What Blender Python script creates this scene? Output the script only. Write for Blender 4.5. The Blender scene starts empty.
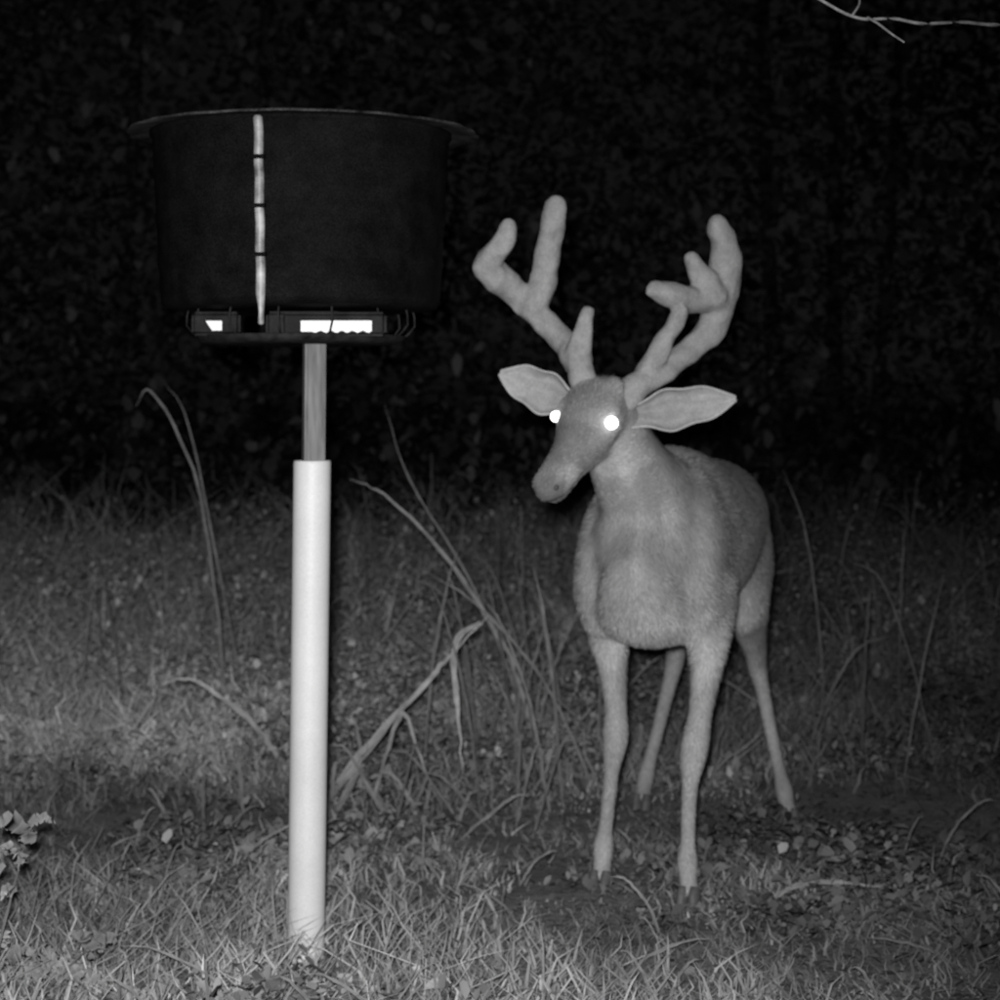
import bpy, bmesh, math, random
import numpy as np
from mathutils import Vector, Matrix, noise

random.seed(7)
scene = bpy.context.scene
COL = scene.collection
CAM_H = 1.06

# ------------------------------------------------------------------ helpers
def link(ob, parent=None):
    COL.objects.link(ob)
    if parent is not None:
        ob.parent = parent
    return ob

def empty(name, loc=(0, 0, 0)):
    e = bpy.data.objects.new(name, None)
    e.empty_display_size = 0.2
    e.location = loc
    COL.objects.link(e)
    return e

def nodes_mat(name):
    m = bpy.data.materials.new(name)
    m.use_nodes = True
    nt = m.node_tree
    b = nt.nodes["Principled BSDF"]
    return m, nt, b

def grey_mat(name, lo, hi, rough=0.8, spec=0.3, metal=0.0, scale=30, bump=0.0, bump_scale=200, attr=False, detail=3, stretch=None, bdist=0.004, matte=False, speck=0.0):
    """procedural grey material: noise between lo and hi, optional vertex tint, optional bump"""
    m, nt, b = nodes_mat(name)
    tc = nt.nodes.new("ShaderNodeTexCoord")
    src = tc.outputs["Object"]
    if stretch:
        mp = nt.nodes.new("ShaderNodeMapping")
        mp.inputs["Scale"].default_value = stretch
        nt.links.new(src, mp.inputs["Vector"])
        src = mp.outputs["Vector"]
    n = nt.nodes.new("ShaderNodeTexNoise")
    n.inputs["Scale"].default_value = scale
    n.inputs["Detail"].default_value = detail
    n.inputs["Roughness"].default_value = 0.65
    nt.links.new(src, n.inputs["Vector"])
    r = nt.nodes.new("ShaderNodeMapRange")
    r.inputs["From Min"].default_value = 0.3
    r.inputs["From Max"].default_value = 0.7
    r.inputs["To Min"].default_value = lo
    r.inputs["To Max"].default_value = hi
    nt.links.new(n.outputs["Fac"], r.inputs["Value"])
    out = r.outputs["Result"]
    def mul(o1, o2):
        mu = nt.nodes.new("ShaderNodeMath")
        mu.operation = 'MULTIPLY'
        mu.use_clamp = True
        nt.links.new(o1, mu.inputs[0])
        nt.links.new(o2, mu.inputs[1])
        return mu.outputs[0]
    if attr:
        a = nt.nodes.new("ShaderNodeAttribute")
        a.attribute_name = "tone"
        out = mul(out, a.outputs["Fac"])
    if speck > 0:      # fine surface mottling (dirt, pores, single hairs)
        n3 = nt.nodes.new("ShaderNodeTexNoise")
        n3.inputs["Scale"].default_value = 330
        n3.inputs["Detail"].default_value = 1
        nt.links.new(src, n3.inputs["Vector"])
        r3 = nt.nodes.new("ShaderNodeMapRange")
        r3.inputs["From Min"].default_value = 0.3
        r3.inputs["From Max"].default_value = 0.7
        r3.inputs["To Min"].default_value = 1 - speck
        r3.inputs["To Max"].default_value = 1 + speck
        nt.links.new(n3.outputs["Fac"], r3.inputs["Value"])
        out = mul(out, r3.outputs["Result"])
    nrm = None
    if bump > 0:
        n2 = nt.nodes.new("ShaderNodeTexNoise")
        n2.inputs["Scale"].default_value = bump_scale
        n2.inputs["Detail"].default_value = 3
        nt.links.new(src, n2.inputs["Vector"])
        bp = nt.nodes.new("ShaderNodeBump")
        bp.inputs["Strength"].default_value = bump
        bp.inputs["Distance"].default_value = bdist
        nt.links.new(n2.outputs["Fac"], bp.inputs["Height"])
        nrm = bp.outputs["Normal"]
    if matte:
        df = nt.nodes.new("ShaderNodeBsdfDiffuse")
        nt.links.new(out, df.inputs["Color"])
        if nrm: nt.links.new(nrm, df.inputs["Normal"])
        nt.links.new(df.outputs[0], nt.nodes["Material Output"].inputs["Surface"])
        nt.nodes.remove(b)
        return m
    nt.links.new(out, b.inputs["Base Color"])
    if nrm: nt.links.new(nrm, b.inputs["Normal"])
    b.inputs["Roughness"].default_value = rough
    b.inputs["Metallic"].default_value = metal
    b.inputs["Specular IOR Level"].default_value = spec
    return m

def np_mesh(name, verts, faces, mat, tone=None, parent=None, smooth=False):
    me = bpy.data.meshes.new(name)
    verts = np.asarray(verts, dtype=np.float32)
    faces = np.asarray(faces, dtype=np.int32)
    k = faces.shape[1]
    me.vertices.add(len(verts))
    me.vertices.foreach_set("co", verts.ravel())
    me.loops.add(faces.size)
    me.loops.foreach_set("vertex_index", faces.ravel())
    me.polygons.add(len(faces))
    me.polygons.foreach_set("loop_start", np.arange(0, faces.size, k, dtype=np.int32))
    me.polygons.foreach_set("loop_total", np.full(len(faces), k, dtype=np.int32))
    if smooth:
        me.polygons.foreach_set("use_smooth", np.ones(len(faces), dtype=bool))
    me.update(calc_edges=True)
    if tone is not None:
        a = me.attributes.new("tone", 'FLOAT', 'POINT')
        a.data.foreach_set("value", np.asarray(tone, dtype=np.float32))
    me.materials.append(mat)
    ob = bpy.data.objects.new(name, me)
    link(ob, parent)
    return ob

def catmull(vals, sub):
    P = [np.array(v, dtype=float) for v in vals]
    P = [2 * P[0] - P[1]] + P + [2 * P[-1] - P[-2]]
    out = []
    for i in range(1, len(P) - 2):
        for j in range(sub):
            t = j / sub
            a, b, c, d = P[i - 1], P[i], P[i + 1], P[i + 2]
            out.append(0.5 * ((2 * b) + (-a + c) * t + (2 * a - 5 * b + 4 * c - d) * t * t + (-a + 3 * b - 3 * c + d) * t ** 3))
    out.append(P[-2])
    return out

def loft(bm, secs, side=(1, 0, 0), n=20, sub=4, cap=0.6):
    """secs: list of (x,y,z, r_side, r_other)"""
    S = catmull([list(s) if len(s) == 5 else list(s) + [s[3]] for s in secs], sub)
    rings = []
    side = Vector(side)
    cs = [Vector(s[:3]) for s in S]
    for i, s in enumerate(S):
        t = (cs[min(i + 1, len(cs) - 1)] - cs[max(i - 1, 0)]).normalized()
        sd = (side - t * side.dot(t))
        if sd.length < 1e-3:
            sd = t.orthogonal()
        sd.normalize()
        up = t.cross(sd)
        ra, rb = max(s[3], 0.001), max(s[4], 0.001)
        rings.append([bm.verts.new(cs[i] + sd * (ra * math.cos(2 * math.pi * k / n)) + up * (rb * math.sin(2 * math.pi * k / n))) for k in range(n)])
    for i in range(len(rings) - 1):
        for k in range(n):
            bm.faces.new((rings[i][k], rings[i][(k + 1) % n], rings[i + 1][(k + 1) % n], rings[i + 1][k]))
    for ring, c, d, r, flip in ((rings[0], cs[0], (cs[0] - cs[1]).normalized(), min(S[0][3], S[0][4]), True),
                                (rings[-1], cs[-1], (cs[-1] - cs[-2]).normalized(), min(S[-1][3], S[-1][4]), False)):
        mid = [bm.verts.new(c + (v.co - c) * 0.7 + d * r * cap * 0.75) for v in ring]
        v0 = bm.verts.new(c + d * r * cap)
        for k in range(n):
            q = (ring[k], ring[(k + 1) % n], mid[(k + 1) % n], mid[k])
            bm.faces.new(q if not flip else q[::-1])
            q = (mid[k], mid[(k + 1) % n], v0)
            bm.faces.new(q if not flip else q[::-1])

def ellipsoid(bm, c, ax, r, n=20):
    M = Matrix(((ax[0][0], ax[1][0], ax[2][0]), (ax[0][1], ax[1][1], ax[2][1]), (ax[0][2], ax[1][2], ax[2][2]))).to_4x4()
    M = Matrix.Translation(c) @ M @ Matrix.Diagonal((r[0], r[1], r[2], 1))
    bmesh.ops.create_uvsphere(bm, u_segments=n, v_segments=n // 2, radius=1, matrix=M)

def bm_obj(name, bm, mat, parent=None, smooth=True):
    bmesh.ops.recalc_face_normals(bm, faces=bm.faces)
    me = bpy.data.meshes.new(name)
    bm.to_mesh(me)
    bm.free()
    for p in me.polygons:
        p.use_smooth = smooth
    me.materials.append(mat)
    ob = bpy.data.objects.new(name, me)
    link(ob, parent)
    return ob

def bake(ob):
    dg = bpy.context.evaluated_depsgraph_get()
    dg.update()
    me = bpy.data.meshes.new_from_object(ob.evaluated_get(dg))
    ob.modifiers.clear()
    ob.data = me
    for p in me.polygons:
        p.use_smooth = True
    return ob

def fuse(ob, voxel, iters, fac=0.5):
    r = ob.modifiers.new("r", 'REMESH')
    r.mode = 'VOXEL'
    r.voxel_size = voxel
    s = ob.modifiers.new("s", 'SMOOTH')
    s.factor = fac
    s.iterations = iters
    return bake(ob)

def box(bm, c, s, rot=None):
    M = Matrix.Translation(c) @ (rot if rot else Matrix.Identity(4)) @ Matrix.Diagonal((s[0], s[1], s[2], 1))
    bmesh.ops.create_cube(bm, size=1, matrix=M)

def nz(x, y, s, o=0.0):
    return noise.noise(Vector((x * s + o, y * s - o, o * 0.37)))

def ground_h(x, y):
    r = math.hypot(x, y)
    return 0.018 * nz(x, y, 1.3, 3.1) + 0.008 * nz(x, y, 5.0, 9.0) + min(r * 0.004, 0.3) * nz(x, y, 0.12, 5.0) * (1 if r > 8 else r / 8) * 0.5

# ------------------------------------------------------------------ world / light / camera
w = bpy.data.worlds.new("World")
scene.world = w
w.use_nodes = True
nt = w.node_tree
bg = nt.nodes["Background"]
sky = nt.nodes.new("ShaderNodeTexSky")
sky.sky_type = 'NISHITA'
sky.sun_disc = False
sky.sun_elevation = math.radians(35)
sky.sun_rotation = math.radians(200)
bw = nt.nodes.new("ShaderNodeRGBToBW")
nt.links.new(sky.outputs[0], bw.inputs[0])
nt.links.new(bw.outputs[0], bg.inputs[0])
bg.inputs[1].default_value = 0.0010

moon = bpy.data.lights.new("moon", 'SUN')
moon.energy = 0.004
moon.angle = math.radians(0.5)
mo = bpy.data.objects.new("moon", moon)
mo.rotation_euler = (math.radians(55), 0, math.radians(-20))
link(mo)

fl = bpy.data.lights.new("infrared_flash", 'SPOT')
fl.energy = 640
fl.spot_size = math.radians(62)
fl.spot_blend = 1.0
fl.shadow_soft_size = 0.03
fo = bpy.data.objects.new("infrared_flash", fl)
fo.location = (-0.03, -0.02, CAM_H + 0.06)
d = Vector((-0.50, 4.0, 0.62)) - Vector(fo.location)
fo.rotation_euler = d.to_track_quat('-Z', 'Y').to_euler()
link(fo)

cam = bpy.data.cameras.new("camera")
cam.sensor_width = 36
cam.lens = 68.4
cam.shift_y = -0.1
cam.clip_start = 0.05
cam.clip_end = 600
cam.dof.use_dof = True
cam.dof.focus_distance = 2.3
cam.dof.aperture_fstop = 8.5
co = bpy.data.objects.new("camera", cam)
co.location = (0, 0, CAM_H)
co.rotation_euler = (math.radians(90), 0, 0)
link(co)
scene.camera = co
scene.view_settings.view_transform = 'Standard'
scene.view_settings.look = 'None'
scene.view_settings.exposure = 0

# ------------------------------------------------------------------ ground
mg = grey_mat("soil", 0.14, 0.30, scale=14, bump=.6, bump_scale=60, detail=6, bdist=.01, matte=True, speck=.3)
def axis_pts(lo, hi, fine_lo, fine_hi, step):
    a = list(np.arange(fine_lo, fine_hi, step))
    x, s = fine_hi, step
    while x < hi:
        a.append(x); s *= 1.25; x += s
    a.append(hi)
    x, s = fine_lo, step
    pre = []
    while x > lo:
        s *= 1.25; x -= s
        pre.append(max(x, lo))
    return sorted(set(pre + a))
xs = axis_pts(-250, 250, -3, 3, 0.06)
ys = axis_pts(-250, 350, 1.5, 9, 0.06)
V = np.array([(x, y, ground_h(x, y)) for y in ys for x in xs])
nx_, ny_ = len(xs), len(ys)
i0 = (np.arange(ny_ - 1)[:, None] * nx_ + np.arange(nx_ - 1)[None, :]).ravel()
F = np.stack([i0, i0 + 1, i0 + nx_ + 1, i0 + nx_], 1)
np_mesh("ground", V, F, mg, smooth=True)

# ------------------------------------------------------------------ vegetation
def blades(n_clump, per, yr, hfun, wid, dens_pow, name, mat, spread=0.05, tone_fun=None, lean=0.6, xm=0.9, seed=0, keep=None):
    r = np.random.default_rng(seed)
    u = r.random(n_clump)
    y0, y1 = yr
    e = dens_pow
    cy = (y0 ** e + u * (y1 ** e - y0 ** e)) ** (1 / e)
    cx = (r.random(n_clump) * 2 - 1) * (0.28 * cy + xm)
    if keep is not None:
        m = np.array([keep(a, b) for a, b in zip(cx, cy)])
        cx, cy = cx[m], cy[m]
    N = len(cx)
    ch = np.array([hfun(a, b) for a, b in zip(cx, cy)]) * (0.6 + 0.8 * r.random(N))
    ct = np.array([tone_fun(a, b) for a, b in zip(cx, cy)]) if tone_fun else np.ones(N)
    cl = r.normal(0, 0.5, (N, 2))
    idx = np.repeat(np.arange(N), per)
    M = len(idx)
    sp = spread * (0.5 + ch[idx] * 2)
    bx = cx[idx] + r.normal(0, 1, M) * sp
    by = cy[idx] + r.normal(0, 1, M) * sp
    bz = np.array([ground_h(a, b) for a, b in zip(cx, cy)])[idx] - 0.01
    h = ch[idx] * (0.35 + 0.9 * r.random(M))
    ang = r.random(M) * 2 * np.pi
    L = lean * (0.2 + r.random(M) ** 1.3)
    dx = np.cos(ang) * L + cl[idx, 0] * 0.5
    dy = np.sin(ang) * L + cl[idx, 1] * 0.5
    wa = r.random(M) * np.pi
    ww = wid * (0.5 + 1.0 * r.random(M))
    wx, wy = np.cos(wa) * ww, np.sin(wa) * ww * 0.6
    lv = np.array([0, 0.35, 0.7, 1.0])
    wl = np.array([0.8, 1.0, 0.7, 0.06])
    droop = 0.2 + 0.5 * r.random(M)
    kink = r.normal(0, .10, (M, 4, 2)) * h[:, None, None]
    kink[:, 0] = 0
    V = np.zeros((M, 4, 2, 3))
    for k in range(4):
        t = lv[k]
        px = bx + dx * h * t ** 1.8 + kink[:, k, 0]
        py = by + dy * h * t ** 1.8 + kink[:, k, 1]
        pz = bz + h * (t - droop * np.minimum(L, 1) * t ** 3 * 0.7)
        for s in (0, 1):
            sg = (s - 0.5) * wl[k]
            V[:, k, s, 0] = px + sg * wx
            V[:, k, s, 1] = py + sg * wy
            V[:, k, s, 2] = pz
    base = np.arange(M)[:, None] * 8
    q = np.array([[0, 1, 3, 2], [2, 3, 5, 4], [4, 5, 7, 6]])
    F = (base[:, None, :] + q[None, :, :]).reshape(-1, 4)
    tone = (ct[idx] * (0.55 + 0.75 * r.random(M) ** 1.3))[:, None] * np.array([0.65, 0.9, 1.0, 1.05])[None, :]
    tone = np.repeat(tone[:, :, None], 2, 2).ravel()
    return np_mesh(name, V.reshape(-1, 3), F, mat, tone=tone)

def worn(x, y):
    return math.exp(-((y - 4.75 - .1 * x) / .30) ** 2) * (1 if x < 0 else .45)

def side_tone(x, y):
    t = 1.0
    if x > 0.2:                       # darker turf on the right
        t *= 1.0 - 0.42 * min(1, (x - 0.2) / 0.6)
    if y > 5:                         # tone raised further back on the left
        t *= 1 + .9 * min(1, (y - 5) / .8) * max(0, min(1, (.6 - x) / 1.2))
    if y > 6:  # far tone raised to make up for the flash falloff
        t *= 1 + .5 * min(1, (y - 6) / 2)
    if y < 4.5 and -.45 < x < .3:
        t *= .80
    t *= 1 + 0.8 * nz(x, y, 1.6, 2.0) + 0.5 * nz(x, y, 5.0, 12.0)
    t *= 1 - .30 * math.exp(-((y - 4.75 - .1 * x) / .28) ** 2) * (1 if x < .2 else .3)
    return max(0.25, min(t, 2.3))

def h_short(x, y):
    h = 0.062 + 0.06 * nz(x, y, 1.8, 7.0)
    if x < -0.1:
        h += 0.035
    if y > 4.8:
        h += 0.03 * (y - 4.8)
    if (x - 0.4) ** 2 + (y - 4.3) ** 2 < 0.5:
        h *= 0.75
    h *= 1 - .5 * worn(x, y)
    return max(0.02, min(h, 0.28))

def h_tall(x, y):
    h = 0.12 + 0.07 * max(0, y - 4.6) + 0.16 * nz(x, y, 0.8, 17.0)
    return max(0.06, min(h, 0.52))

mgrass = grey_mat("grass_blades", 0.24, 0.40, scale=3, attr=True, matte=True, detail=1)
def keep_short(x, y):
    return nz(x, y, 2.6, 31) + .4 * nz(x, y, 7, 3) > -0.22 - (.15 if y < 4.2 else 0) + .25 * worn(x, y)
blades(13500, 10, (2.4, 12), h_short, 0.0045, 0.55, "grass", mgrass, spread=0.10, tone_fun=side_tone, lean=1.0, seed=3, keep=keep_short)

def keep_tall(x, y):
    if (x - 0.45) ** 2 + (y - 4.4) ** 2 < 0.55:
        return False
    if y < 5.0:
        return nz(x, y, 1.2, 40) > 0.3
    return nz(x, y, 0.9, 40) > -.08
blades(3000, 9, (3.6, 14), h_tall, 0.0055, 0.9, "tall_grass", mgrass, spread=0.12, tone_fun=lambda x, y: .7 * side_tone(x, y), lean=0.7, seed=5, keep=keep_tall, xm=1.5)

def leaves(cx, cy, cz, size, tone, mat, name, parent=None, r=None, flat=0.5):
    """small folded leaves"""
    M = len(cx)
    a = r.random(M) * 2 * np.pi
    el = r.normal(0.25, flat, M)
    d = np.stack([np.cos(a) * np.cos(el), np.sin(a) * np.cos(el), np.sin(el)], 1)
    s = np.stack([-np.sin(a), np.cos(a), r.normal(0, 0.35, M)], 1)
    s /= np.linalg.norm(s, axis=1)[:, None]
    n = np.cross(d, s)
    c = np.stack([cx, cy, cz], 1)
    L = size[:, None]
    W = L * (0.22 + 0.2 * r.random(M))[:, None]
    fold = (0.1 + 0.25 * r.random(M))[:, None] * L
    V = np.stack([c, c + d * L * 0.35 + s * W + n * fold * 0.5, c + d * L * 0.4, c + d * L * 0.35 - s * W + n * fold * 0.5,
                  c + d * L * 0.75 + s * W * 0.7 + n * fold * 0.3, c + d * L - n * fold * 0.3, c + d * L * 0.75 - s * W * 0.7 + n * fold * 0.3], 1)
    base = np.arange(M)[:, None] * 7
    q = np.array([[0, 1, 4, 2], [0, 2, 6, 3], [4, 5, 6, 2]])
    F = (base[:, None, :] + q[None]).reshape(-1, 4)
    T = np.repeat(tone, 7)
    return np_mesh(name, V.reshape(-1, 3), F, mat, tone=T, parent=parent)

mleaf = grey_mat("weed_leaves", 0.22, 0.38, scale=6, attr=True, matte=True, detail=1)
r = np.random.default_rng(21)
n = 13500
cy = (3.0 ** 0.7 + r.random(n) * (11.5 ** 0.7 - 3.0 ** 0.7)) ** (1 / 0.7)
cx = (r.random(n) * 2 - 1) * (0.28 * cy + 0.8)
m = []
for a, b in zip(cx, cy):
    k = nz(a, b, 1.5, 60) + .5 * nz(a, b, 4.5, 14)
    thr = -0.12
    if b < 4.3: thr = 0.12 if a < -.45 else 0.30
    if a > 0.25 and b < 6: thr = 0.10
    if 4.9 < b < 7.5 and a < 0.2: thr = -0.35
    thr += .35 * worn(a, b)
    if (a - 0.42) ** 2 + (b - 4.35) ** 2 < 0.3: thr = 0.28
    m.append(k > thr)
m = np.array(m)
cx, cy = cx[m], cy[m]
per = 12
idx = np.repeat(np.arange(len(cx)), per)
hh = np.array([max(.025, min(0.38, 0.045 + 0.055 * max(0, b - 4.6) + (0.04 + .012 * b) * nz(a, b, 2, 3))) for a, b in zip(cx, cy)])
hh *= .55 + .9 * r.random(len(cx))
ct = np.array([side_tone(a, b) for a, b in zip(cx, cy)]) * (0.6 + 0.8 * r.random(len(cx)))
M = len(idx)
lx = cx[idx] + r.normal(0, 0.045, M)
ly = cy[idx] + r.normal(0, 0.045, M)
lz = hh[idx] * (0.1 + 0.95 * r.random(M))
sz = 0.013 + 0.028 * r.random(M) ** 1.5
leaves(lx, ly, lz, sz, np.minimum(2.1, ct[idx] * (0.5 + 0.7 * r.random(M)) * (0.6 + 0.45 * lz / hh[idx])), mleaf, "leafy_weeds", r=r)
# leaf litter and bits lying on the soil
M = 22000
ly = (2.6 ** 0.6 + r.random(M) * (9.0 ** 0.6 - 2.6 ** 0.6)) ** (1 / 0.6)
lx = (r.random(M) * 2 - 1) * (0.28 * ly + 0.5)
lz = np.array([ground_h(a, b) for a, b in zip(lx, ly)]) + .004 + .014 * r.random(M)
leaves(lx, ly, lz, .008 + .020 * r.random(M) ** 2, np.array([side_tone(a, b) for a, b in zip(lx, ly)]) * (.3 + .45 * r.random(M)), mleaf, "leaf_litter", r=r, flat=.35)

# dead stalks & long arching blades ------------------------------------------------
def ribbon(bm, pts, width, lay, sub=6, tone=1.0):
    P = catmull(pts, sub)
    n = len(P)
    prev = None
    tw_ = random.uniform(-.6, .6)
    for i, p in enumerate(P):
        c = Vector(p) + Vector((random.gauss(0, 1), random.gauss(0, 1), random.gauss(0, 1))) * width * .13
        t = (Vector(P[min(i + 1, n - 1)]) - Vector(P[max(i - 1, 0)])).normalized()
        f = i / (n - 1)
        s = t.cross(Vector((0.25 + tw_ * f, -1, 0.2))).normalized()
        nn = s.cross(t)
        wd = width * (0.5 + 0.6 * math.sin(math.pi * min(1, f * 0.9 + 0.15))) * (1 - f ** 4 * 0.85) * random.uniform(.75, 1.2)
        row = [bm.verts.new(c - s * wd * 0.5 + nn * wd * 0.2), bm.verts.new(c), bm.verts.new(c + s * wd * 0.5 + nn * wd * 0.2)]
        for k, v in enumerate(row):
            v[lay] = tone * (0.7 + 0.3 * f) * (1.0 if k != 1 else 0.75) * random.uniform(.75, 1.1)
        if prev:
            bm.faces.new((prev[0], prev[1], row[1], row[0]))
            bm.faces.new((prev[1], prev[2], row[2], row[1]))
        prev = row

mstalk = grey_mat("dry_stalk", 0.26, 0.48, scale=25, attr=True, matte=True)
bm = bmesh.new()
lay = bm.verts.layers.float.new("tone")
R = lambda lst, wd, tn=1.0: ribbon(bm, lst, wd, lay, tone=tn)
R([(-.47, 4.86, -.03), (-.387, 4.88, .118), (-.206, 4.9, .312), (-.13, 4.9, .40), (-.031, 4.92, .498)], .014, 1.35)
R([(-.44, 4.80, .04), (-.33, 4.82, .17), (-.24, 4.84, .285)], .009, .9)
R([(-.05, 4.92, .485), (-.116, 4.88, .430), (-.108, 4.86, .27), (-.094, 4.86, .10)], .014, 1.4)
R([(-.32, 4.82, .05), (-.27, 4.85, .22), (-.24, 4.86, .255), (-.205, 4.85, .15), (-.155, 4.84, .03)], .011, 1.1)
R([(-.43, 4.7, .0), (-.36, 4.72, .12), (-.33, 4.74, .2)], .009, .8)
R([(.12, 5.5, 0), (.05, 5.5, .25), (0, 5.5, .366), (-.174, 5.5, .626), (-.333, 5.48, .785), (-.434, 5.46, .834)], .012, 1.2)
R([(.12, 5.6, 0), (-.059, 5.6, .47), (-.265, 5.6, .824), (-.34, 5.6, 1.045)], .006, .8)
R([(-.85, 6, 0), (-.932, 6, .68), (-1.01, 6, .934), (-1.106, 6, 1.09), (-1.15, 6, 1.04)], .009, 1.0)
R([(-.80, 6.1, 0), (-.90, 6.1, .5), (-1.0, 6.1, .98), (-1.08, 6.1, 1.12)], .006, .8)
R([(-.58, 5.3, 0), (-.63, 5.3, .08), (-.725, 5.3, .19), (-.865, 5.3, .279), (-.96, 5.3, .26)], .013, 1.5)
R([(1.02, 5.9, 0), (.98, 5.9, .45), (.94, 5.9, .68), (.88, 5.9, .84)], .006, .6)
R([(1.10, 5.2, 0), (1.16, 5.2, .35), (1.22, 5.2, .60)], .007, .6)
R([(.56, 3.95, .0), (.60, 3.93, .05), (.70, 3.9, .07), (.84, 3.9, .05)], .009, 1.0)
R([(.66, 4.2, .0), (.72, 4.2, .04), (.84, 4.2, .05), (.92, 4.2, .02)], .008, 1.0)
for i in range(24):
    bx = 0.08 + random.gauss(0, .12); by = 5.35 + random.gauss(0, .22)
    ht = random.uniform(.25, .65); ln = random.gauss(-.10, .16)
    R([(bx, by, 0), (bx + ln * .3, by, ht * .5), (bx + ln * .7, by, ht * .85), (bx + ln * 1.0, by, ht)], random.uniform(.005, .009), random.uniform(.4, .9))
for i in range(26):
    bx = -.30 + random.gauss(0, .18); by = 4.7 + random.gauss(0, .12)
    ht = random.uniform(.08, .24); ln = random.gauss(0, .10)
    R([(bx, by, 0), (bx + ln * .4, by, ht * .5), (bx + ln * .8, by, ht * .95), (bx + ln * 1.1, by, ht)], random.uniform(.005, .010), random.uniform(.5, .9))
for i in range(120):
    by = random.uniform(5.2, 10); bx = random.uniform(-1, 1) * (.27 * by + .6)
    ht = random.uniform(.2, .75) * (0.6 + by * .05); ln = random.gauss(0, .2)
    R([(bx, by, 0), (bx + ln * .3, by, ht * .5), (bx + ln * .7, by, ht * .9), (bx + ln * 1.1, by, ht)], random.uniform(.004, .008), random.uniform(.3, .8))
for i in range(70):
    by = random.uniform(2.9, 4.6); bx = random.uniform(-1, .9) * (.27 * by + .2)
    if abs(bx - .3) < .25 and by > 3.8: continue
    ht = random.uniform(.04, .15); ln = random.gauss(0, .06)
    R([(bx, by, 0), (bx + ln * .4, by, ht * .6), (bx + ln, by, ht), (bx + ln * 1.4, by, ht * 1.05)], random.uniform(.003, .006), random.uniform(.5, .9))
bm_obj("dry_reeds", bm, mstalk)

def big_weed(name, x, y, h, nl, tone, seed, Lr=(.03, .055)):
    rr = random.Random(seed)
    bm = bmesh.new()
    lay = bm.verts.layers.float.new("tone")
    for s in range(4):
        lx_, ly_ = rr.gauss(0, .06), rr.gauss(0, .06)
        pts = [(x + lx_ * t, y + ly_ * t, h * t * (1 - .12 * s)) for t in (0, .35, .7, 1)]
        ribbon(bm, pts, .004, lay, tone=tone * .5)
        for i in range(nl):
            t = rr.uniform(.35, 1)
            bx, by, bz = x + lx_ * t, y + ly_ * t, h * t * (1 - .12 * s)
            a = rr.uniform(0, 2 * math.pi); L = rr.uniform(*Lr)
            dx, dy = math.cos(a) * L, math.sin(a) * L
            ribbon(bm, [(bx, by, bz), (bx + dx * .35, by + dy * .35, bz + L * .22), (bx + dx * .7, by + dy * .7, bz + L * .22), (bx + dx, by + dy, bz - L * .05)], L * .40, lay, tone=tone * rr.uniform(.7, 1.1))
    bm_obj(name, bm, mleaf)
big_weed("broadleaf_weed", -.865, 3.12, .37, 5, 1.3, 1, (.04, .08))
big_weed("broadleaf_weed.001", -.82, 3.3, .15, 5, 1.0, 2)
big_weed("broadleaf_weed.002", -.74, 3.35, .08, 5, 1.0, 3)

# ------------------------------------------------------------------ forest behind
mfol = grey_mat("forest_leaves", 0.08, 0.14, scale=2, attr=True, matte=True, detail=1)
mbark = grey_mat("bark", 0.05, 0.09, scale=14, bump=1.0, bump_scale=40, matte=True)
r = np.random.default_rng(5)
nc = 2900
cy = 12.5 + 9 * r.random(nc) ** 1.2
cx = (r.random(nc) * 2 - 1) * 10
cz = 6.5 * r.random(nc) ** 1.15
ok = np.array([(nz(a, c, .45, 3) + nz(b, a, .5, 8) * .5 > -0.35) or c < 1.2 for a, b, c in zip(cx, cy, cz)])
cx, cy, cz = cx[ok], cy[ok], cz[ok]
idx = np.repeat(np.arange(len(cx)), 30)
M = len(idx)
cs_ = 0.30 + 0.28 * r.random(len(cx))
ctn = 0.35 + 1.1 * r.random(len(cx)) ** 1.5
fx = cx[idx] + r.normal(0, 1, M) * cs_[idx]
fy = cy[idx] + r.normal(0, 1, M) * cs_[idx]
fz = np.abs(cz[idx] + r.normal(0, 1, M) * cs_[idx] * .7) + .05
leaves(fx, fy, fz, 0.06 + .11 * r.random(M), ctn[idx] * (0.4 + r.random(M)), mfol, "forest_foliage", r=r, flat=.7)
bm = bmesh.new()
for i in range(12):
    x = random.uniform(-10, 10); y = random.uniform(17, 21); rr_ = random.uniform(.05, .12)
    l = random.gauss(0, .5)
    loft(bm, [(x, y, -.1, rr_ * 1.3, rr_ * 1.3), (x + l * .3, y, 1.5, rr_, rr_), (x + l * .7, y + .1, 4, rr_ * .85, rr_ * .85), (x + l, y, 8, rr_ * .6, rr_ * .6)], n=10, sub=3)
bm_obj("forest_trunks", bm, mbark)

# tree to the right whose bare twig hangs into view
tree = empty("overhanging_tree", (2.3, 4.0, 0))
bm = bmesh.new()
loft(bm, [(0, 0, -.1, .16, .16), (.02, 0, .5, .12, .12), (-.02, .05, 1.6, .10, .10), (.05, .0, 3.0, .08, .08), (0, .1, 4.6, .05, .05)], n=14, sub=4)
loft(bm, [(-.02, .02, 1.75, .035, .035), (-.45, -.3, 1.86, .02, .02), (-.95, -.7, 1.80, .010, .010), (-1.22, -.9, 1.70, .0045, .0045), (-1.30, -.9, 1.683, .0035, .0035)], n=8)
loft(bm, [(.05, 0, 2.6, .03, .03), (.6, .3, 3.2, .02, .02), (1.0, .5, 3.5, .01, .01)], n=8)
loft(bm, [(.0, 0, 3.2, .03, .03), (-.5, .5, 3.9, .02, .02), (-.9, .8, 4.2, .01, .01)], n=8)
bm_obj("trunk", bm, mbark, tree)
mtw = grey_mat("twig_bark", 0.22, 0.55, scale=60, matte=True)
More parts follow.
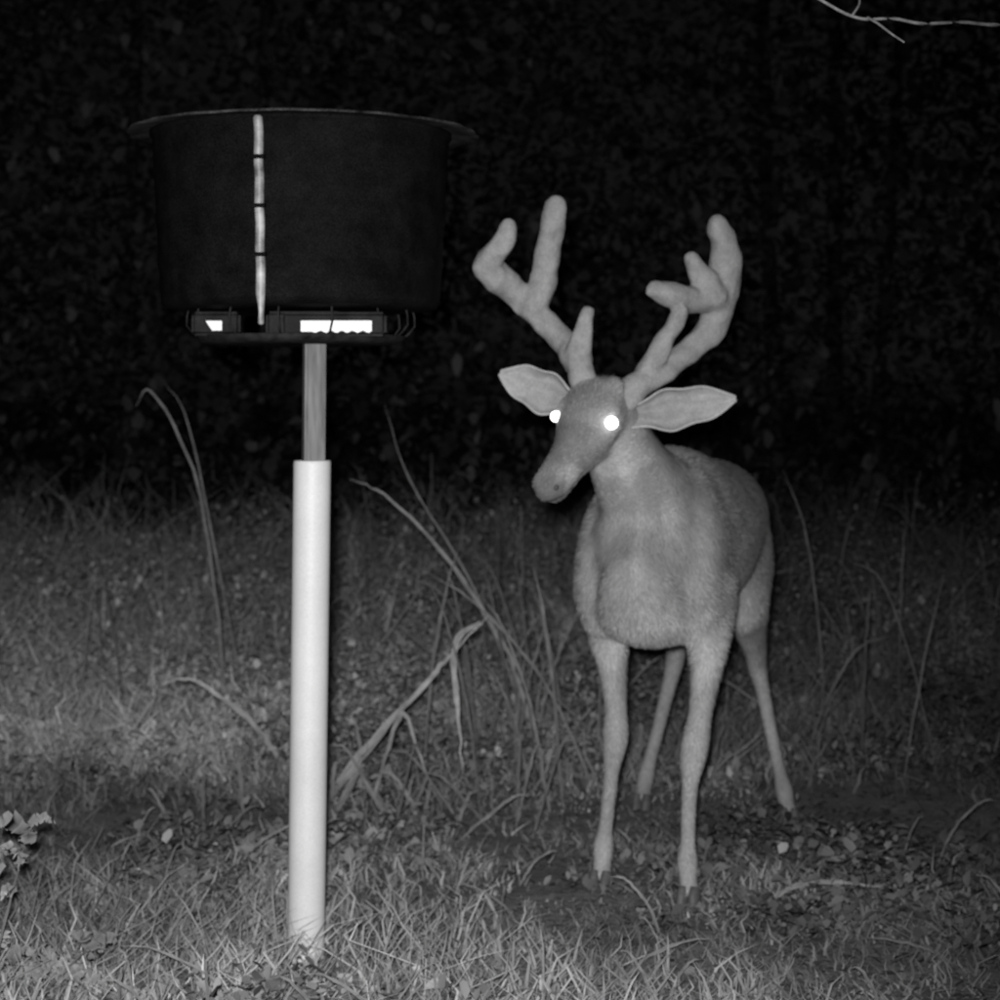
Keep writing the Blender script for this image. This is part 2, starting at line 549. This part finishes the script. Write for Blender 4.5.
def tw(bm, pts, r0, r1):
    n_ = len(pts)
    loft(bm, [(p[0] - 2.3, p[1] - 4.0, p[2], r0 + (r1 - r0) * i / (n_ - 1), r0 + (r1 - r0) * i / (n_ - 1)) for i, p in enumerate(pts)], n=6, sub=4)
bm = bmesh.new()
tw(bm, [(1.02, 3.1, 1.683), (.90, 3.1, 1.675), (.81, 3.1, 1.672), (.75, 3.1, 1.677), (.69, 3.1, 1.674), (.64, 3.1, 1.683), (.60, 3.1, 1.681), (.565, 3.1, 1.69), (.525, 3.1, 1.712), (.46, 3.1, 1.75)], .0031, .0026)
tw(bm, [(.60, 3.1, 1.684), (.615, 3.09, 1.672), (.635, 3.085, 1.655), (.655, 3.08, 1.640)], .0026, .0016)
tw(bm, [(.575, 3.1, 1.688), (.590, 3.12, 1.71), (.593, 3.13, 1.73), (.61, 3.14, 1.77)], .0022, .0016)
bm_obj("twig", bm, mtw, tree)
r = np.random.default_rng(9)
M = 1800
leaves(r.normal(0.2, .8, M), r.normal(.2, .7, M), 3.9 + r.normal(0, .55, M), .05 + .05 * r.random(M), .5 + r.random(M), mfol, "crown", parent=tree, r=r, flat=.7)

# ------------------------------------------------------------------ feeder
feeder = empty("deer_feeder", (-.366, 3.6, 0))
mpvc = grey_mat("white_pvc", 0.56, 0.68, rough=0.5, spec=0.35, scale=4, bump=0.05, bump_scale=30, detail=6, speck=.06)
mgal = grey_mat("galvanised_post", 0.07, 0.20, rough=0.6, spec=0.3, scale=60, bump=0.4, bump_scale=90, stretch=(1, 1, .12))
mdrum = grey_mat("dark_drum_paint", 0.003, 0.008, rough=0.7, spec=0.03, scale=20, bump=0.15, bump_scale=25, speck=.5)
mlid = grey_mat("lid_edge_metal", 0.005, 0.07, rough=0.7, spec=0.08, scale=18, speck=.5)
mbar = grey_mat("guard_wire", 0.004, 0.028, rough=0.7, spec=0.08, scale=40)
mhighlight = grey_mat("bright_metal_seam", 0.10, 0.50, rough=0.5, spec=0.5, scale=30, detail=5)  # pale colour for the drum's modelled highlight
mlabel = grey_mat("white_label", 0.78, 0.9, rough=0.6, spec=0.2, scale=40)

def lathe(bm, prof, n=72, cx=0, cy=0, wob=None):
    rings = []
    for (rr, z) in prof:
        ring = []
        for k in range(n):
            a = 2 * math.pi * k / n
            q = rr * (1 + (wob(a) if wob else 0))
            ring.append(bm.verts.new((cx + q * math.cos(a), cy + q * math.sin(a), z)))
        rings.append(ring)
    for i in range(len(rings) - 1):
        for k in range(n):
            bm.faces.new((rings[i][k], rings[i][(k + 1) % n], rings[i + 1][(k + 1) % n], rings[i + 1][k]))
    return rings

bm = bmesh.new()
lathe(bm, [(.0355, -.1), (.0355, .3), (.0355, .6), (.0355, .938), (.0350, .944), (.0335, .946), (.0310, .944), (.0310, .80)], 48)
for v in bm.verts:
    v.co.x += (v.co.z) * .013 - .002
bm_obj("pvc_sleeve", bm, mpvc, feeder)
bm = bmesh.new()
box(bm, (.010, 0, .66), (.040, .040, 1.08), Matrix.Rotation(math.radians(0.5), 4, 'Y') @ Matrix.Rotation(math.radians(14), 4, 'Z'))
bmesh.ops.bevel(bm, geom=list(bm.edges), offset=.005, segments=2, affect='EDGES')
bm_obj("steel_post", bm, mgal, feeder, smooth=False)

dx = -.010
ZB, ZT = 1.232, 1.556
bm = bmesh.new()
prof = [(.05, ZB - .004), (.20, ZB - .006), (.255, ZB), (.262, ZB + .01)]
for z in np.linspace(ZB + .012, ZT - .004, 40):
    bulge = 0
    for rb in (1.315, 1.400, 1.485):
        bulge += .003 * math.exp(-((z - rb) / .007) ** 2)
    prof.append((.262 + .018 * (z - ZB) / .34 + bulge, z))
prof += [(.284, ZT), (.284, ZT + .006), (.05, ZT + .01)]
lathe(bm, prof, 96, cx=dx)
bm_obj("drum", bm, mdrum, feeder)
wob = lambda a: .008 * math.sin(9 * a) * math.sin(2.3 * a + 1) + .006 * math.sin(23 * a)
bm = bmesh.new()
lathe(bm, [(.0, ZT + .050), (.15, ZT + .034), (.30, ZT + .012), (.328, ZT + .007), (.331, ZT + .004), (.329, ZT + .002), (.30, ZT + .007), (.10, ZT + .012)], 120, cx=dx + .004, wob=wob)
bm_obj("lid", bm, mlid, feeder)
bm = bmesh.new()
a = math.radians(-90 - 9.5)
sd = Vector((math.cos(a), math.sin(a), 0))
tn = Vector((-sd.y, sd.x, 0))
P = []
for i, z in enumerate(np.linspace(1.195, ZT - .002, 15)):
    rr_ = .266 + .018 * max(0, (z - ZB)) / .34
    wd = .0085 if z > 1.24 else .005
    P.append((dx + sd.x * rr_ + .0008 * math.sin(i * 2.1), sd.y * rr_, z, wd, .0085))
loft(bm, P, side=tuple(tn), n=12, sub=3)
bm_obj("seam_strip", bm, mhighlight, feeder)  # added bright strip stands for the light reflected in the drum
bm = bmesh.new()
for z in (1.315, 1.400, 1.485):
    rr_ = .274 + .018 * (z - ZB) / .34
    box(bm, Vector((dx + sd.x * rr_, sd.y * rr_, z)), (.026, .010, .007), Matrix.Rotation(a + math.pi / 2, 4, 'Z'))
bm_obj("strip_clips", bm, mdrum, feeder, smooth=False)  # dark blocks that interrupt the added highlight strip at the ribs
bm = bmesh.new()
lathe(bm, [(.03, 1.166), (.16, 1.164), (.190, 1.168), (.198, 1.180), (.195, 1.181), (.185, 1.172), (.03, 1.171)], 72, cx=-.01)
bm_obj("spreader_tray", bm, mbar, feeder)
bm = bmesh.new()
for k in range(14):
    aa = 2 * math.pi * (k + .3) / 14
    loft(bm, [(-.01 + .190 * math.cos(aa), .190 * math.sin(aa), 1.175, .002, .002), (-.01 + .215 * math.cos(aa), .215 * math.sin(aa), 1.2, .002, .002), (-.01 + .21 * math.cos(aa), .21 * math.sin(aa), 1.235, .002, .002)], n=6, sub=2)
bm_obj("guard_bars", bm, mbar, feeder)
bm = bmesh.new()
box(bm, (.066, -.13, 1.197), (.19, .09, .044))
box(bm, (-.155, -.09, 1.200), (.09, .06, .044))
box(bm, (.0, 0, 1.20), (.14, .14, .05))
bmesh.ops.bevel(bm, geom=list(bm.edges), offset=.007, segments=3, affect='EDGES')
mhous = grey_mat("housing_plastic", 0.003, 0.016, rough=0.6, spec=0.10, scale=25, speck=.4)
bm_obj("motor_housing", bm, mhous, feeder, smooth=False)
bm = bmesh.new()
box(bm, (.071, -.1765, 1.193), (.128, .002, .020))
bmesh.ops.subdivide_edges(bm, edges=[e for e in bm.edges if abs(e.verts[0].co.x - e.verts[1].co.x) > .05], cuts=24)
for v in bm.verts:
    if v.co.z < 1.193:
        v.co.z += .0022 * math.sin(v.co.x * 330) * (1 if v.co.x > .03 else 0)
box(bm, (-.158, -.1215, 1.196), (.030, .002, .018))
for v in bm.verts:
    if v.co.x < -.165 and v.co.z < 1.19: v.co.x += .012
bm_obj("label_plates", bm, mlabel, feeder, smooth=False)

# ------------------------------------------------------------------ the buck
deer = empty("white_tailed_deer", (0.42, 4.4, 0))
DO = Vector((0.42, 4.4, 0))
bk = Vector((.294, .956, 0))          # towards the tail
lf = Vector((.956, -.294, 0))         # deer's own left
O = Vector((.325, 4.08, 0))
def T(s, z, l=0):
    p = O + bk * s + lf * l
    return (p.x, p.y, z)

bm = bmesh.new()
trunk = [(-.14, .69, .060, .075), (-.09, .700, .100, .125), (-.03, .718, .134, .160), (.06, .735, .152, .192), (.18, .748, .158, .208),
         (.32, .745, .162, .196), (.46, .742, .158, .182), (.60, .757, .148, .160), (.72, .765, .136, .142), (.83, .755, .110, .122), (.92, .745, .070, .085)]
loft(bm, [T(s, z) + (hw, hh) for s, z, hw, hh in trunk], side=tuple(lf), n=32, sub=4)
# neck
loft(bm, [(.37, 4.24, .76, .120, .16), (.350, 4.15, .79, .118, .155), (.325, 4.09, .83, .108, .135), (.290, 4.035, .885, .088, .110), (.256, 3.985, .95, .075, .088), (.236, 3.95, 1.005, .067, .075), (.220, 3.92, 1.050, .058, .060)], side=tuple(lf), n=28, sub=4)
# shoulders
for sg in (-1, 1):
    loft(bm, [T(.12, .86, sg * .070) + (.050, .09), T(.06, .77, sg * .098) + (.060, .115), T(.0, .67, sg * .112) + (.055, .10), T(.03, .59, sg * .108) + (.050, .078)], side=tuple(lf), n=20)
# brisket
loft(bm, [T(-.115, .74) + (.065, .05), T(-.115, .67) + (.085, .07), T(-.06, .605) + (.105, .065), T(.05, .585) + (.112, .06)], side=tuple(lf), n=24)
# head
H0 = Vector((.213, 3.92, 1.054))
A = Vector((-.124, -.205, -.158)); HL = A.length; A.normalize()
L = Vector((.85, -.51, -.10)); L = (L - A * L.dot(A)).normalized()
U = L.cross(A).normalized()
if U.z < 0: U = -U
def Hd(t, u=0, l=0):
    p = H0 + A * (HL * t) + U * u + L * l
    return (p.x, p.y, p.z)
head = [(-.10, -.01, .044, .048), (.02, 0, .060, .062), (.16, .002, .067, .065), (.30, -.002, .064, .062), (.42, -.010, .053, .057), (.55, -.014, .043, .051),
        (.70, -.016, .037, .044), (.84, -.016, .037, .040), (.95, -.016, .034, .033), (1.03, -.016, .023, .022)]
loft(bm, [Hd(t, u) + (hw, hh) for t, u, hw, hh in head], side=tuple(L), n=24, sub=4)
# jaw runs back into the throat
loft(bm, [Hd(.80, -.030) + (.024, .022), Hd(.55, -.042) + (.030, .028), Hd(.30, -.050) + (.040, .036), Hd(.08, -.055) + (.046, .044), Hd(-.12, -.075) + (.050, .05)], side=tuple(L), n=18)
for sg in (-1, 1):
    ellipsoid(bm, Vector(Hd(.20, .032, sg * .050)), (L, A, U), (.018, .038, .015))
    ellipsoid(bm, Vector(Hd(.95, -.004, sg * .020)), (L, A, U), (.014, .022, .018))
    ellipsoid(bm, Vector(Hd(.02, .048, sg * .038)), (L, A, U), (.026, .026, .024))
ellipsoid(bm, Vector(Hd(.85, -.046, 0)), (L, A, U), (.022, .042, .015))
# front legs
loft(bm, [(.240, 4.15, .67, .062, .09), (.234, 4.165, .60, .054, .072), (.239, 4.165, .54, .044, .056), (.247, 4.155, .465, .031, .039), (.252, 4.14, .395, .0245, .028), (.251, 4.126, .335, .0290, .030), (.247, 4.126, .298, .0255, .026), (.243, 4.133, .255, .0180, .0200),
          (.237, 4.142, .19, .0165, .0180), (.230, 4.148, .125, .0168, .0186), (.226, 4.150, .085, .0230, .0245), (.223, 4.140, .05, .019, .021), (.221, 4.128, .022, .023, .027)], side=tuple(lf), n=16)
loft(bm, [(.450, 4.08, .68, .062, .09), (.452, 4.085, .615, .056, .070), (.447, 4.07, .55, .047, .056), (.438, 4.045, .475, .033, .039), (.425, 4.02, .405, .0255, .029), (.410, 3.993, .335, .0300, .031), (.403, 3.988, .295, .0260, .0265), (.400, 3.997, .25, .0180, .0200),
          (.398, 4.010, .19, .0165, .0180), (.397, 4.016, .125, .0168, .0186), (.396, 4.018, .085, .0230, .0245), (.397, 4.006, .05, .019, .021), (.398, 3.992, .022, .023, .027)], side=tuple(lf), n=16)
# hind legs
loft(bm, [T(.76, .76, .065) + (.062, .10), T(.73, .67, .080) + (.066, .125), T(.70, .59, .084) + (.060, .112), (.625, 4.785, .53, .050, .085), (.642, 4.835, .468, .037, .060), (.655, 4.872, .415, .0285, .039), (.664, 4.898, .368, .0245, .032),
          (.674, 4.885, .32, .0190, .0215), (.692, 4.845, .21, .0167, .0182), (.708, 4.812, .12, .0167, .0185), (.716, 4.79, .078, .0230, .0245), (.722, 4.775, .045, .019, .021), (.726, 4.757, .02, .023, .027)], side=tuple(lf), n=18)
loft(bm, [T(.76, .76, -.065) + (.062, .10), T(.76, .67, -.085) + (.066, .125), T(.77, .58, -.092) + (.056, .108), T(.79, .52, -.095) + (.046, .082), (.462, 4.96, .465, .038, .056), (.463, 4.99, .415, .0285, .037), (.460, 5.010, .368, .0245, .032),
          (.448, 5.003, .32, .0200, .0225), (.418, 4.985, .21, .0177, .0195), (.392, 4.965, .12, .0177, .0195), (.380, 4.955, .078, .0230, .0245), (.374, 4.942, .045, .019, .021), (.370, 4.925, .02, .023, .027)], side=tuple(lf), n=18)
# tail
loft(bm, [T(.88, .80) + (.035, .03), T(.95, .75) + (.04, .025), T(.99, .66) + (.035, .02), T(.99, .58) + (.012, .01)], side=tuple(lf), n=14)
mdeer = grey_mat("deer_coat", 0.88, 1.12, scale=45, bump=0.5, bump_scale=260, attr=True, matte=True, speck=.12)
body = bm_obj("body", bm, mdeer, deer)
fuse(body, .0065, 4, .5)
g = body.vertex_groups.new(name="soft")
for v in body.data.vertices:
    x, y, z = v.co
    rel_ = Vector(v.co) - H0
    ta_ = rel_.dot(A) / HL
    wgt = min(1, max(0, (z - .46) / .08))
    if rel_.length < .4 and y < 4.0 and z > .8:      # face keeps its detail, jaw/neck junction blends
        wgt *= min(1, max(.12, 1 - (ta_ - .0) / .35))
    if wgt > 0:
        g.add([v.index], wgt, 'REPLACE')
s = body.modifiers.new("soft", 'SMOOTH'); s.factor = .6; s.iterations = 28; s.vertex_group = "soft"
bake(body)
me = body.data
nv = len(me.vertices)
Vv = np.zeros(nv * 3, dtype=np.float32); me.vertices.foreach_get("co", Vv); Vv = Vv.reshape(-1, 3)
Nn = np.zeros(nv * 3, dtype=np.float32); me.vertices.foreach_get("normal", Nn); Nn = Nn.reshape(-1, 3)

def sstep(x, a, b):
    t = np.clip((x - a) / (b - a), 0, 1)
    return t * t * (3 - 2 * t)
def coat(P, N):
    """coat pattern of a whitetail, by anatomy"""
    z = P[:, 2]
    t = np.full(len(P), .24)
    rel = P - np.array(H0)
    ta = rel @ np.array(A) / HL; tu = rel @ np.array(U); tl = rel @ np.array(L)
    s = (P - np.array(O)) @ np.array(bk)
    la = (P - np.array(O)) @ np.array(lf)
    near = (np.abs(tl) < .12) & (tu > -.13) & (z > .82) & (P[:, 1] < 4.02)
    hw_ = sstep(ta, -.12, .22) * near
    leg = 1 - sstep(z, .42, .56)
    t = t * (1 - leg) + .31 * leg
    bel = (1 - sstep(z, .54, .64)) * sstep(z, .44, .50)
    t = t + .09 * bel
    down = sstep(-N[:, 2], .2, .8) * sstep(z, .45, .5)
    t = t + .05 * down
    t = t + .03 * sstep(-s, -.05, .12)
    t = t - .05 * sstep(s, .10, .6) * sstep(z, .45, .6)
    hd = np.full(len(P), .26)
    hd -= .05 * sstep(tu, .03, .06) * sstep(-ta, -.5, -.35)
    hd -= .07 * sstep(tu, .005, .03) * sstep(ta, .38, .5)
    hd += .11 * np.exp(-((ta - .82) / .08) ** 2) * sstep(-tu, -.025, .005)
    hd += .08 * sstep(-tu, .020, .050)
    for sg in (-1, 1):
        e = np.array(Hd(.31, .016, sg * .062))
        dd = np.linalg.norm(P - e, axis=1)
        hd += .18 * np.exp(-(np.maximum(0, dd - .014) / .022) ** 2)
    nose = sstep(ta, .93, 1.0) * sstep(tu, -.042, -.028)
    hd = hd * (1 - nose) + .17 * nose
    mouth = np.exp(-((tu + .034) / .004) ** 2) * sstep(ta, .60, .68)
    hd = hd * (1 - .55 * mouth)
    t = t * (1 - hw_) + hd * hw_
    dd = np.linalg.norm(P - np.array((.212, 3.875, .93)), axis=1)
    t = t + .035 * np.exp(-(dd / .06) ** 2)
    t = t * (1 - .12 * np.exp(-((la + .01) / .014) ** 2) * sstep(z, .58, .66) * (1 - sstep(z, .84, .9)) * sstep(-s, 0, .06))
    fold = np.sin(la * 95 + 6 * z) * sstep(z, .66, .72) * (1 - sstep(z, .90, .96)) * sstep(-s, -.05, .05)  # neck folds are shaded into the coat tone only
    t = t * (1 - .10 * fold)
    return np.clip(t, .03, .7)
tone = coat(Vv, Nn)
mott = np.array([noise.noise(Vector(p) * 8) + .8 * noise.noise(Vector(p) * 26) for p in Vv])
tone = tone * (1 + .20 * mott)
a = me.attributes.new("tone", 'FLOAT', 'POINT'); a.data.foreach_set("value", tone.astype(np.float32))

me.calc_loop_triangles()
nt_ = len(me.loop_triangles)
tri = np.zeros(nt_ * 3, dtype=np.int32); me.loop_triangles.foreach_get("vertices", tri); tri = tri.reshape(-1, 3)
pa, pb, pc = Vv[tri[:, 0]], Vv[tri[:, 1]], Vv[tri[:, 2]]
ar = np.linalg.norm(np.cross(pb - pa, pc - pa), axis=1)
r = np.random.default_rng(77)
NH = 85000
ti = r.choice(nt_, NH, p=ar / ar.sum())
u = r.random(NH); v = r.random(NH); fl_ = u + v > 1; u[fl_] = 1 - u[fl_]; v[fl_] = 1 - v[fl_]
Pp = pa[ti] + (pb[ti] - pa[ti]) * u[:, None] + (pc[ti] - pa[ti]) * v[:, None]
Nh = Nn[tri[ti]].mean(axis=1); Nh /= np.linalg.norm(Nh, axis=1)[:, None]
th = tone[tri[ti, 0]]
fld = np.tile(np.array([.294 * .8, .956 * .8, -.6]), (NH, 1))
fld[Pp[:, 2] < .5] = (0, .1, -1)
rel = Pp - np.array(H0)
hm = ((rel @ np.array(A)) / HL > 0) & (np.linalg.norm(rel, axis=1) < .34) & (Pp[:, 2] > .83)
fld[hm] = -np.array(A)
nm = (~hm) & (Pp[:, 1] < 4.05) & (Pp[:, 2] > .7)
fld[nm] = (.1, .2, -1)
fld = fld + r.normal(0, .22, (NH, 3))
tg = fld - Nh * np.sum(fld * Nh, axis=1)[:, None]
tg /= np.linalg.norm(tg, axis=1)[:, None]
ln = (.009 + .009 * r.random(NH)); ln[hm] *= .45; ln[Pp[:, 2] < .42] *= .6
tip = Pp + tg * ln[:, None] + Nh * (ln * (.15 + .25 * r.random(NH)))[:, None]
sd_ = np.cross(tg, Nh) * .0010
VV = np.stack([Pp - sd_, Pp + sd_, tip], 1).reshape(-1, 3)
FF = np.arange(NH * 3).reshape(-1, 3)
tt = np.repeat(th * (.62 + .75 * r.random(NH)), 3)
mfur = grey_mat("deer_hair", 0.95, 1.15, scale=20, attr=True, matte=True, detail=1)
np_mesh("coat_hairs", VV, FF, mfur, tone=tt, parent=deer)

mhoof = grey_mat("hoof_horn", 0.08, 0.15, rough=0.5, spec=0.4, scale=50)
bm = bmesh.new()
for (hx, hy) in ((.221, 4.125), (.398, 3.99), (.726, 4.755), (.370, 4.922)):
    for sg in (-1, 1):
        c = Vector((hx, hy, 0)) + lf * (sg * .0125)
        loft(bm, [(c.x, c.y, .034, .012, .022), (c.x - bk.x * .008, c.y - bk.y * .008, .018, .0135, .028), (c.x - bk.x * .012, c.y - bk.y * .012, .0, .014, .034)], side=tuple(lf), n=14, cap=.1)
        dc = Vector((hx, hy, .062)) + lf * (sg * .013) + bk * .032
        ellipsoid(bm, dc, (lf, bk, Vector((0, 0, 1))), (.006, .007, .011), 10)
bm_obj("hooves", bm, mhoof, deer)

# antlers in velvet
bm = bmesh.new()
K = 1.30
def ant(pts):
    loft(bm, [(p[0], p[1], p[2], p[3] * K, p[3] * K * .95) for p in pts], side=(1, 0, 0) if abs(pts[0][2] - pts[-1][2]) > .05 else (0, 1, 0), n=14, sub=4, cap=.9)
ant([(.178, 3.905, 1.070, .025), (.166, 3.92, 1.115, .023), (.148, 3.95, 1.165, .022), (.096, 3.99, 1.222, .021), (.040, 4.00, 1.280, .022), (-.006, 3.97, 1.318, .026), (-.026, 3.95, 1.340, .024), (-.004, 3.93, 1.370, .019), (.012, 3.92, 1.395, .018), (.016, 3.915, 1.420, .014)])
ant([(.070, 3.99, 1.250, .023), (.088, 3.985, 1.300, .022), (.100, 3.975, 1.370, .021), (.108, 3.965, 1.425, .021), (.118, 3.955, 1.468, .019)])
ant([(.160, 3.93, 1.135, .025), (.168, 3.91, 1.175, .019), (.174, 3.90, 1.215, .0145), (.178, 3.895, 1.240, .012)])
ant([(.255, 3.90, 1.060, .025), (.278, 3.905, 1.086, .023), (.325, 3.93, 1.112, .021), (.390, 3.97, 1.160, .021), (.442, 3.98, 1.210, .024), (.462, 3.97, 1.285, .029), (.470, 3.95, 1.345, .026), (.460, 3.93, 1.392, .022), (.447, 3.92, 1.422, .018)])
ant([(.455, 3.965, 1.275, .028), (.415, 3.94, 1.268, .025), (.378, 3.91, 1.268, .022), (.345, 3.89, 1.276, .022), (.316, 3.88, 1.286, .016)])
ant([(.445, 3.95, 1.275, .028), (.423, 3.93, 1.305, .021), (.404, 3.92, 1.33, .017), (.394, 3.915, 1.352, .013)])
ant([(.300, 3.92, 1.104, .022), (.328, 3.905, 1.165, .017), (.350, 3.895, 1.205, .0155), (.370, 3.89, 1.240, .0145)])
ellipsoid(bm, Vector((.058, 3.995, 1.268)), ((1, 0, 0), (0, 1, 0), (0, 0, 1)), (.036, .020, .034))
for v in bm.verts:
    v.co += Vector((noise.noise(v.co * 30), noise.noise(v.co * 30 + Vector((5, 5, 5))), noise.noise(v.co * 30 + Vector((9, 1, 4))))) * .007
mant = grey_mat("antler_velvet", 0.24, 0.36, scale=30, bump=0.5, bump_scale=180, matte=True, speck=.15)
antl = bm_obj("antlers", bm, mant, deer)
fuse(antl, .004, 4, .5)

# ears
mear = grey_mat("ear_skin", 0.85, 1.12, scale=50, bump=0.4, bump_scale=200, attr=True, matte=True, speck=.15)
def ear(name, B, Tp, wv, W, inner, outer, asym):
    B, Tp, wv = Vector(B), Vector(Tp), Vector(wv)
    dv = Tp - B; Ln = dv.length; dv.normalize()
    wv = (wv - dv * wv.dot(dv)).normalized()
    nn = dv.cross(wv)
    if nn.y > 0: nn = -nn   # opening looks forward
    nu, nvv = 26, 15
    bm = bmesh.new(); lay = bm.verts.layers.float.new("tone")
    gg = []
    for i in range(nu + 1):
        u = i / nu
        prof = max(.12, (1 - u ** 3.4) ** .62 * (0.45 + .55 * sstep(np.array([u]), 0, .42)[0]))
        row = []
        for j in range(nvv):
            v = -1 + 2 * j / (nvv - 1)
            curl = min(1.5, 1.5 * (1 - u) ** 1.3 + .85)
            ang = v * curl
            lat = W * prof * math.sin(ang) / math.sin(curl) * (asym if v < 0 else 1 / asym)
            dep = W * prof * (1 - math.cos(ang)) * 1.1
            p = B + dv * (Ln * u) + wv * (lat + .006 * math.sin(math.pi * u)) + nn * (dep - W * .5 * prof)
            p += Vector((0, 0, .0025 * math.sin(u * 17 + v * 2)))
            vt = bm.verts.new(p)
            edge = abs(v) ** 3
            streak = .92 + .08 * math.sin(j * 1.9 + u * 5) - .35 * math.exp(-((v + .1) / .42) ** 2) * (1 - u) ** .8
            vt[lay] = (inner * streak) * (1 - edge) + outer * edge
            row.append(vt)
        gg.append(row)
    for i in range(nu):
        for j in range(nvv - 1):
            bm.faces.new((gg[i][j], gg[i][j + 1], gg[i + 1][j + 1], gg[i + 1][j]))
    ob = bm_obj(name, bm, mear, deer)
    s = ob.modifiers.new("t", 'SOLIDIFY'); s.thickness = .005; s.offset = 0
    ss = ob.modifiers.new("ss", 'SUBSURF'); ss.levels = 1; ss.render_levels = 1
    return ob
ear("ear_right", (.162, 3.925, 1.045), (-.002, 3.955, 1.118), (.35, -.1, 1), .045, .41, .44, 1.12)
ear("ear_left", (.258, 3.90, 1.026), (.486, 3.90, 1.064), (0, -.05, 1), .043, .41, .44, 1.15)

# eyes: flash reflection in the tapetum put in as emission
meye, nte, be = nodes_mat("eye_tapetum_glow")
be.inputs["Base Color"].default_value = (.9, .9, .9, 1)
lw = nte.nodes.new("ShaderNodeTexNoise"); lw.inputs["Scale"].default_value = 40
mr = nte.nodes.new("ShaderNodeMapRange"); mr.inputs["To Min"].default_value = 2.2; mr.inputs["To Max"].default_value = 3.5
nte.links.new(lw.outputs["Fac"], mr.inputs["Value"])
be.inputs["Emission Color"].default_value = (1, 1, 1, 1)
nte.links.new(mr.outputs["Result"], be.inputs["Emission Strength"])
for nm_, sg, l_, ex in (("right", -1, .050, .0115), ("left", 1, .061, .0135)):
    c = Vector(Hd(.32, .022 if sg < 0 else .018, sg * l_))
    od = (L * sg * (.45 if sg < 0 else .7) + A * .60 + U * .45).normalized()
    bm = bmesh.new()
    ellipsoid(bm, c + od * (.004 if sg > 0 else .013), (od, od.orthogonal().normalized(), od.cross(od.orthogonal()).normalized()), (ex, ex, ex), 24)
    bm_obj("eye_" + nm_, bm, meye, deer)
bm = bmesh.new()
for sg in (-1, 1):
    ellipsoid(bm, Vector(Hd(1.005, -.004, sg * .024)), (L, A, U), (.005, .009, .006), 12)
bm_obj("nostrils", bm, grey_mat("nostril", .05, .09, rough=.7), deer)

for ob in list(deer.children):
    ob.location = -DO
